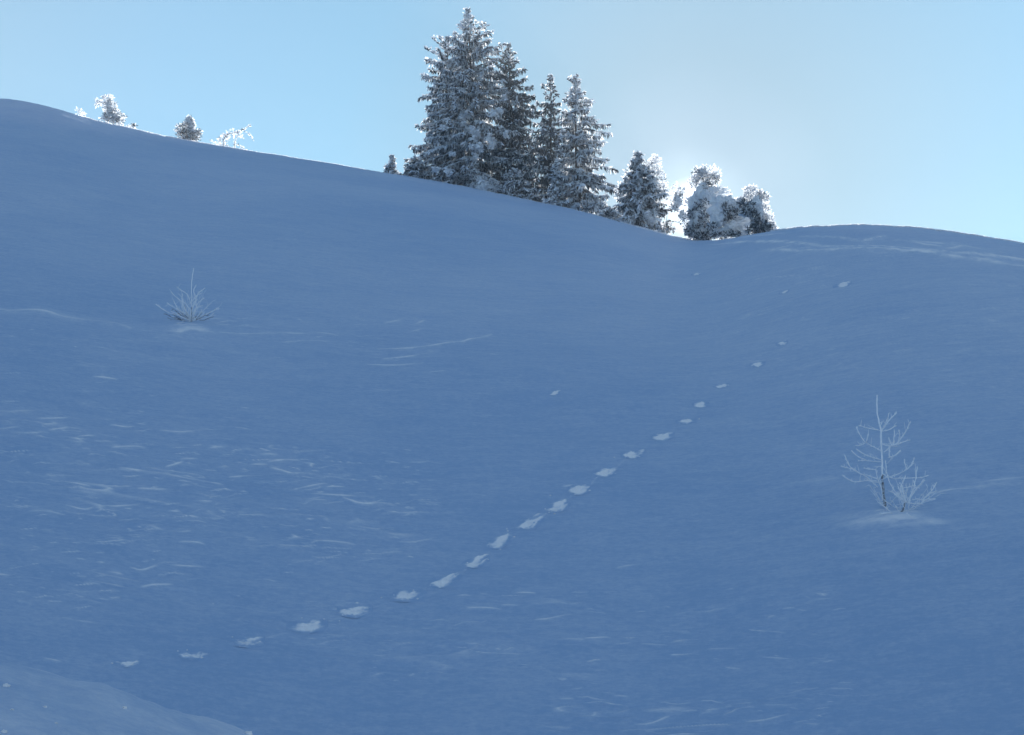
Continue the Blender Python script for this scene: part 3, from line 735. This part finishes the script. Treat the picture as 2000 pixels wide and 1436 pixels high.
def zz(x0, y0, k, pts, dz=0):      # zoomed view coordinates to photo pixels with a little depth
    n = len(pts); return [(x0+p[0]/k, y0+p[1]/k, dz*(i/(max(1, n-1)))) for i, p in enumerate(pts)]
K = 1340/280.
def q(pts, dz=0): return zz(1600, 750, K, pts, dz)
D1 = ground_real(1733, 993)[1]
sapling('larch_sapling', 'upright leafless frosted sapling with a dark stem foot, right on the slope', D1, (1731,990),
  [(M_frostbark, q([(618,1150),(605,1060),(598,960),(592,850)]), .026, .019), (M_twigfrost, q([(592,860),(590,800),(588,705),(583,560),(575,430),(560,370),(540,270),(535,200),(541,105)]), .018, .014)],
  [q(p, z) for p, z in [
   ([(575,435),(520,425),(440,410),(370,392)], -.2),([(580,625),(500,585),(430,545),(380,480),(348,402)], .3),([(438,548),(450,520),(458,470)], -.1),([(430,550),(400,575),(340,575)], .2),
   ([(576,705),(520,695),(465,680),(410,655),(345,608)], -.3),([(578,730),(500,725),(420,715),(365,720)], .3),([(440,718),(380,690),(340,665),(300,622)], .2),
   ([(560,890),(470,860),(390,845),(320,805),(280,760),(240,668)], .4),([(400,845),(330,800),(270,785),(205,768)], -.3),([(545,905),(430,905),(340,920),(280,900),(218,852)], -.4),
   ([(592,1090),(585,990),(560,930),(540,860),(530,800)], -.3),([(545,965),(500,920),(450,875),(410,850)], .2),([(530,800),(470,800),(415,785)], .1),
   ([(580,440),(620,390),(650,340),(725,268)], .2),([(600,410),(635,340),(650,275)], -.2),([(580,380),(590,350)], 0),([(580,450),(650,430),(718,392)], .3),
   ([(578,555),(620,580),(680,578),(740,550),(800,470),(855,352)], -.4),([(700,575),(780,545),(850,525)], .3),([(690,580),(700,500),(700,430)], .1),([(740,545),(755,480),(745,430)], -.2),([(670,570),(650,500)], .2),
   ([(655,690),(650,640),(655,585)], 0),([(600,640),(640,610),(655,590)], .1),([(650,690),(700,675),(760,620)], .4),
   ([(640,870),(625,800),(620,715)], .1),([(600,840),(640,870),(700,860),(760,830),(820,800),(870,750),(890,690)], -.3),([(820,795),(800,740),(798,705)], .1),([(830,790),(885,740)], .2),
   ([(650,875),(720,885),(800,880),(880,880),(960,875),(1020,855)], .4),([(600,910),(560,920),(480,910)], .2),([(600,790),(560,760),(530,790)], .1),([(545,1100),(600,1140),(640,1165)], -.3)]], 5, .0100, fuzz=((M_twigfrost, 5, .3, .2, .45, (.4, 1.2)),))
D2 = D1-.35
sapling('larch_sapling', 'low bent frosted sapling with a hooked stem, right beside the upright sapling', D2, (1764,1001),
  [(M_frostbark, q([(690,1215),(740,1212),(775,1195),(795,1160),(800,1115)]), .020, .014)],
  [q(p, z) for p, z in [
   ([(720,1215),(650,1205),(600,1215),(570,1215)], -.2),([(700,1215),(640,1170),(600,1140)], .2),([(790,1200),(860,1240)], -.2),
   ([(800,1110),(740,1050),(700,1000),(660,930),(635,850)], -.2),([(810,1110),(770,1050),(760,960),(790,900),(806,860)], .2),([(820,1110),(790,1060),(750,1000),(740,960)], -.2),
   ([(840,1115),(860,1050),(880,980),(900,900),(917,775)], .3),([(860,1070),(900,990),(940,950),(985,900)], -.3),([(780,975),(840,960),(900,950)], .2),([(895,950),(880,900)], .1),
   ([(810,1105),(880,1120),(950,1120),(1000,1080),(1085,1075)], -.4),([(960,1110),(1000,1050),(1060,990),(1098,920)], .3),([(1000,1060),(1060,1010),(1100,1000)], -.2),([(870,1080),(920,1080),(990,1090)], .3),
   ([(800,1110),(770,1060),(700,1020),(650,1000)], .3),([(830,1110),(860,1030),(870,985)], .1),([(815,1100),(780,1000),(775,950)], -.1),([(940,975),(900,960),(870,990)], 0),([(820,1105),(760,1075),(700,1030)], -.3),([(835,1105),(815,1040),(800,990)], .2)]], 6, .0100, fuzz=((M_twigfrost, 14, .5, .3, .6, (.2, 1.3)),))
K2 = 1689/200.
def q2(pts, dz=0): return zz(280, 500, K2, pts, dz)
D3 = ground_real(371, 629)[1]
rs3 = .020
sapling('larch_sapling', 'small spiky frosted sapling with one long top shoot, left on the slope', D3, (371,629),
  [(M_frostbark, q2([(795,1110),(790,1020),(795,930),(800,850)]), .022, .014), (M_twigfrost, q2([(800,860),(797,760),(790,600),(795,440),(812,310),(828,205)]), .013, .012)],
  [q2(p, z) for p, z in [
   ([(790,1060),(700,900),(640,760),(645,620)], -.3),([(780,1070),(620,960),(560,850),(500,750)], .3),([(770,1060),(560,980),(420,940),(300,870),(205,795)], -.4),([(700,960),(560,880),(470,830),(390,775)], .4),
   ([(790,800),(720,620),(640,570),(550,510)], -.2),([(700,780),(600,730),(530,670),(455,590)], .3),([(780,1070),(640,1010),(540,950),(450,910)], -.5),([(780,1080),(640,1060),(540,1040),(470,1000)], .4),
   ([(800,1060),(860,900),(900,780),(1000,690)], .3),([(805,900),(860,740),(900,620),(1015,530)], -.3),([(805,1050),(880,860),(860,700),(830,560),(870,480)], .2),([(810,1070),(930,960),(965,880)], -.4),
   ([(815,1075),(930,1040),(1020,1030),(1100,1000),(1160,950)], .3),([(810,1075),(960,990),(1100,930),(1200,880),(1250,870)], -.3),([(790,1080),(720,960),(760,860)], .2),([(800,1060),(730,940),(640,920)], .1),
   ([(770,1090),(680,1110),(560,1110)], -.5),([(800,760),(880,640),(960,620)], .2),([(790,1060),(780,900),(700,790)], -.2),([(600,900),(570,870),(500,740)], .2),([(860,1060),(820,960),(860,860),(980,820)], .3),([(700,1050),(600,1010),(560,930)], -.2)]], 8, rs3*.52, .6, fuzz=((M_twigfrost, 26, .5, .3, .75, (.2, 1.5)), (M_bark, 16, 1.1, .25, .5, (.05, .7))))
# dead brown needle twigs low on the little sapling
# ------------------------------------------------------------------ tracks
def track(px, py, hw, hh, tl, label, group, seed):
    a, d = ground_real(px, py); mpp = d/F*1.02
    n1, n2 = 60, 48
    te = ang(px, py)[1]; fs = max(.46-te, .09)
    rx = hw*mpp*.98; ry = hh*mpp/fs*.74; 
    ca, sa = math.cos(a), math.sin(a)
    cx, cy = math.sin(a)*d, math.cos(a)*d
    u, v = np.meshgrid(np.linspace(-1.25, 1.25, n1), np.linspace(-1.25, 1.25, n2), indexing='ij')
    # skew: the far side of the print drags to the right, uphill
    sk = math.tan(R(tl))*rx/(fs)*.62
    lx = u*rx; ly = v*ry+u*sk
    X = cx+lx*ca+ly*sa; Y = cy-lx*sa+ly*ca
    nrm = fbm(u*1.7+seed*5.1, v*1.7, o=3, seed=seed)
    fine_ = fbm(X/.05, Y/.05, o=3, seed=seed+3)
    two = .38*np.exp(-((u-.18+.2*math.sin(seed))/.13)**2)*(1 if seed % 2 else .5)
    tail = .35*np.clip(u, 0, 1.2)*np.clip(v, 0, 1)
    r = np.sqrt(u*u*.95+v*v)-tail
    body = 1-r+.30*nrm-two*np.abs(v)*.6-.13*np.clip(fine_, -1, 1)
    h = np.clip(body*1.5, -1, 1)
    Zg = np.vectorize(ground_z)(X, Y)
    size = min(1, rx/.22)
    Zt = Zg+((.013+.012*h)+.013*fine_*np.clip(h+.3, 0, 1)+.012*nrm*np.clip(h, 0, 1))*size-.004
    V = np.stack([X, Y, Zt], -1).reshape(-1, 3)
    keep = (h.reshape(-1) > -.85)
    ii, jj = np.meshgrid(np.arange(n1-1), np.arange(n2-1), indexing='ij'); k = (ii*n2+jj).ravel()
    Fc = np.stack([k, k+n2, k+n2+1, k+1], 1); Fc = Fc[keep[Fc].all(1)]
    V, Fl = list(V), [tuple(f[::-1]) for f in Fc.tolist()]
    g = Geo(); g.v = V; g.f = Fl; g.n = len(V)
    ls = list(sstep(-.05, .85, h.ravel()+.12*fine_.ravel())*np.clip(.95+.25*nrm.ravel(), .5, 1))  # broken loose snow, with the brightness of its lit facets painted in
    rnd = random.Random(seed)
    for _ in range(int(2+hw*.12)):       # kicked out crumbs
        ux, vy = rnd.gauss(0, .75), rnd.gauss(0, .8)
        lx, ly = ux*rx, vy*ry+ux*sk
        X0, Y0 = cx+lx*ca+ly*sa, cy-lx*sa+ly*ca; c = np.array([X0, Y0, ground_z(X0, Y0)+.006]); rr = rnd.uniform(.008, .024)*(.6+.4*size)
        b = g.n
        for q_ in ((1,0,0),(-1,0,0),(0,1,0),(0,-1,0),(0,0,.9),(0,0,-.9)): g.v.append(c+np.array(q_)*rr*np.array([rnd.uniform(.8, 1.6), rnd.uniform(.7, 1.2), rnd.uniform(.7, 1)]))
        ls += [1.]*6
        g.f += [(b,b+2,b+4),(b+2,b+1,b+4),(b+1,b+3,b+4),(b+3,b,b+4),(b+2,b,b+5),(b+1,b+2,b+5),(b+3,b+1,b+5),(b,b+3,b+5)]; g.n += 6
    org = np.array([cx, cy, ground_z(cx, cy)])
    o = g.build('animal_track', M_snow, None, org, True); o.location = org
    o.data.attributes.new('lit_loose', 'FLOAT', 'POINT').data.foreach_set('value', np.array(ls))
    o['label'] = label; o['category'] = 'track'
    if group: o['group'] = group
ORD = ['first','second','third','fourth','fifth','sixth','seventh','eighth','ninth','tenth','eleventh','twelfth','thirteenth','fourteenth','fifteenth','sixteenth','seventeenth','eighteenth','nineteenth','twentieth']
FORM = {0:'short flat', 1:'flat two part', 2:'slanting', 3:'broad ragged', 4:'long tailed', 5:'wide bright', 6:'long slanting', 7:'feathered', 8:'fan shaped', 9:'long slanting', 10:'ragged', 11:'blunt oval', 12:'oval', 13:'oval', 14:'small oval', 15:'small two part', 16:'small two part', 17:'faint small', 18:'faint small', 19:'last faint'}
for k, t in enumerate(TRACKS):
    track(*t, f'{FORM[k]} paw print, {ORD[k]} from the lower left end of the animal trail', 'tracks of the long animal trail climbing to the right', 300+k)
for k, (t, lb) in enumerate(zip(ODD, ['ragged white scrape in the snow below the rounded right crest', 'faint white scrape in the snow left of the larger scrape below the rounded crest', 'smallest faint scrape in the snow straight below the snow plastered trees', 'lone slanting scrape in the snow near the middle of the slope'])):
    track(*t, lb, None, 400+k)

# snow clods on the near bank
CL = [(12,1338,7,'snow clod on the near bank at the left edge, the uppermost one'),(88,1378,4,'small snow clod in the middle of the near bank'),(24,1384,3.5,'small snow clod below the uppermost one on the near bank'),
      (8,1428,6,'snow clod in the lower left corner of the near bank'),(110,1410,3,'tiny snow clod low on the near bank'),(485,1431,8,'snow clod at the tapering right end of the near bank'),(243,1381,4.5,'snow clod on the crest edge of the near bank')]
for k, (px, py, r, lb) in enumerate(CL):
    a, te = ang(px, py); dd_ = np.arange(4, 11, .01); zz_ = np.array([ground_z(math.sin(a)*t, math.cos(a)*t) for t in dd_])
    hit = np.nonzero(zz_/dd_ >= te-.001)[0]
    d = dd_[hit[0]] if len(hit) else 9.5
    g = Geo(); rr = r*.75*d/F; c = np.array([math.sin(a)*d, math.cos(a)*d, 0]); c[2] = ground_z(c[0], c[1])+rr*.2
    g.blob(np.zeros(3), (rr*1.25, rr, rr*.8), k*3.3+1, .35, 1.8)
    o = g.build('snow_clod', M_loose, None, None, True); o.location = c
    o['label'] = lb; o['category'] = 'snow clod'; o['group'] = 'clods on the near snow bank'

# hoar crystals added along the ridge edge to make its bright rim light
def hoar():
    rnd = random.Random(1); nr = np.random.default_rng(1); g = Geo()
    for x0, x1, n, h in ((150,480,2600,1.0),(480,760,800,.6),(760,1200,1800,.6),(1200,1345,2200,1.1),(1500,1690,3600,1.15),(1690,2010,5200,1.15)):
        for _ in range(n):
            px = rnd.uniform(x0, x1); a, _e = ang(px, 300); d = float(np.interp(a, G_az, G_sil))+rnd.uniform(-.5, .7)
            x, y = math.sin(a)*d, math.cos(a)*d; p = np.array([x, y, ground_z(x, y)-.005])
            L = rnd.uniform(.03, .085)*h*d/90; dr = nv(nr.normal(0, .5, 3)+Zu)
            g.ribbon([p, p+dr*L*.6, p+dr*L], [.025*d/90, .04*d/90, .012], nv(nr.normal(0, .6, 3)+np.array([0, 1, 0])))
    o = g.build('rim_light_hoar', M_frost); o['kind'] = 'stuff'; o['label'] = 'added hoar fringe making the bright rim light along the crest of the snow slope'; o['category'] = 'frost'
hoar()  # added fringe that makes the crest's rim light
#=END2

# ------------------------------------------------------------------ camera, sun, sky
cam = bpy.data.cameras.new('camera'); co = bpy.data.objects.new('camera', cam); C.objects.link(co)
cam.sensor_width = 36; cam.lens = F/2000*36; cam.clip_end = 9000; cam.clip_start = .1
co.rotation_euler = (math.pi/2+PITCH, 0, 0)
bpy.context.scene.camera = co

SUNPX = (1350, 406)
sd = Vector(ray(*SUNPX)).normalized()
s_el = math.asin(sd.z); s_az = math.atan2(sd.x, sd.y)
sun = bpy.data.lights.new('sun', 'SUN'); so = bpy.data.objects.new('sun', sun); C.objects.link(so)
sun.energy = 5.0; sun.angle = R(.53); sun.color = (1, .97, .93)
so.rotation_euler = (-sd).to_track_quat('-Z', 'Y').to_euler(); so.location = (0, 0, 60)

FAR = (1.55, 1.63, 1.60)
w = bpy.data.worlds.new('World'); bpy.context.scene.world = w; w.use_nodes = True
nt = w.node_tree; bg = nt.nodes['Background']
sky = nt.nodes.new('ShaderNodeTexSky'); sky.sky_type = 'NISHITA'; sky.sun_disc = False
sky.sun_elevation = s_el; sky.sun_rotation = s_az
sky.altitude = 1800; sky.air_density = 1.0; sky.dust_density = .3; sky.ozone_density = 1.6
# pale round the sun; the unseen sky away from it raised to light the snow
tc = nt.nodes.new('ShaderNodeTexCoord'); dt = nt.nodes.new('ShaderNodeVectorMath'); dt.operation = 'DOT_PRODUCT'
nt.links.new(tc.outputs['Generated'], dt.inputs[0]); dt.inputs[1].default_value = sd
ac = nt.nodes.new('ShaderNodeMath'); ac.operation = 'ARCCOSINE'; nt.links.new(dt.outputs['Value'], ac.inputs[0])
mr = nt.nodes.new('ShaderNodeMapRange'); mr.inputs['From Min'].default_value = 0; mr.inputs['From Max'].default_value = R(90)
nt.links.new(ac.outputs[0], mr.inputs['Value'])
cr = nt.nodes.new('ShaderNodeValToRGB'); nt.links.new(mr.outputs[0], cr.inputs[0])
STOPS = [(0, (3.8, 3.7, 3.2)), (R(.5), (3.2, 3.0, 2.5)), (R(1.0), (1.6, 1.6, 1.3)), (R(2.2), (1.24, 1.30, 1.1)), (R(5), (1.12, 1.27, 1.08)), (R(12), (1.22, 1.56, 1.38)), (R(18), (1.42, 1.69, 1.46)), (R(24), (1.70, 1.79, 1.45)), (R(34), (1.66, 1.72, 1.46)), (R(60), FAR), (R(90), FAR)]
el = cr.color_ramp.elements
for k, (p, c) in enumerate(STOPS):
    e = el[k] if k < 2 else el.new(min(p/R(90), 1))
    e.position = min(p/R(90), 1); e.color = (c[0]/4, c[1]/4, c[2]/4, 1)
mu = nt.nodes.new('ShaderNodeMix'); mu.data_type = 'RGBA'; mu.blend_type = 'MULTIPLY'; mu.inputs['Factor'].default_value = 1
nt.links.new(sky.outputs[0], mu.inputs['A']); nt.links.new(cr.outputs['Color'], mu.inputs['B'])
sx = nt.nodes.new('ShaderNodeVectorMath'); sx.operation = 'SCALE'; sx.inputs['Scale'].default_value = 2
nt.links.new(mu.outputs['Result'], sx.inputs[0]); nt.links.new(sx.outputs[0], bg.inputs[0]); bg.inputs[1].default_value = .12*2*.62

me = bpy.data.meshes.new('haze')
hx = [(x, y, z) for z in (-140, 62) for y in (-3700, 3900) for x in (-3800, 3800)]
me.from_pydata(hx, [], [(0,2,3,1),(4,5,7,6),(0,1,5,4),(2,6,7,3),(0,4,6,2),(1,3,7,5)])
ho = bpy.data.objects.new('haze', me); C.objects.link(ho); ho['kind'] = 'stuff'
hm = bpy.data.materials.new('haze'); hm.use_nodes = True; hn = hm.node_tree; hn.nodes.remove(hn.nodes['Principled BSDF'])
pv = hn.nodes.new('ShaderNodeVolumePrincipled'); pv.inputs['Color'].default_value = (.93, .96, .98, 1)
pv.inputs['Density'].default_value = .0009; pv.inputs['Anisotropy'].default_value = .15
hn.links.new(pv.outputs[0], hn.nodes['Material Output'].inputs['Volume']); me.materials.append(hm)

sc = bpy.context.scene
sc.view_settings.view_transform = 'Standard'; sc.view_settings.look = 'None'
sc.view_settings.exposure = 0.69; sc.view_settings.gamma = 1
sc.cycles.max_bounces = 8; sc.cycles.transmission_bounces = 4; sc.cycles.diffuse_bounces = 5
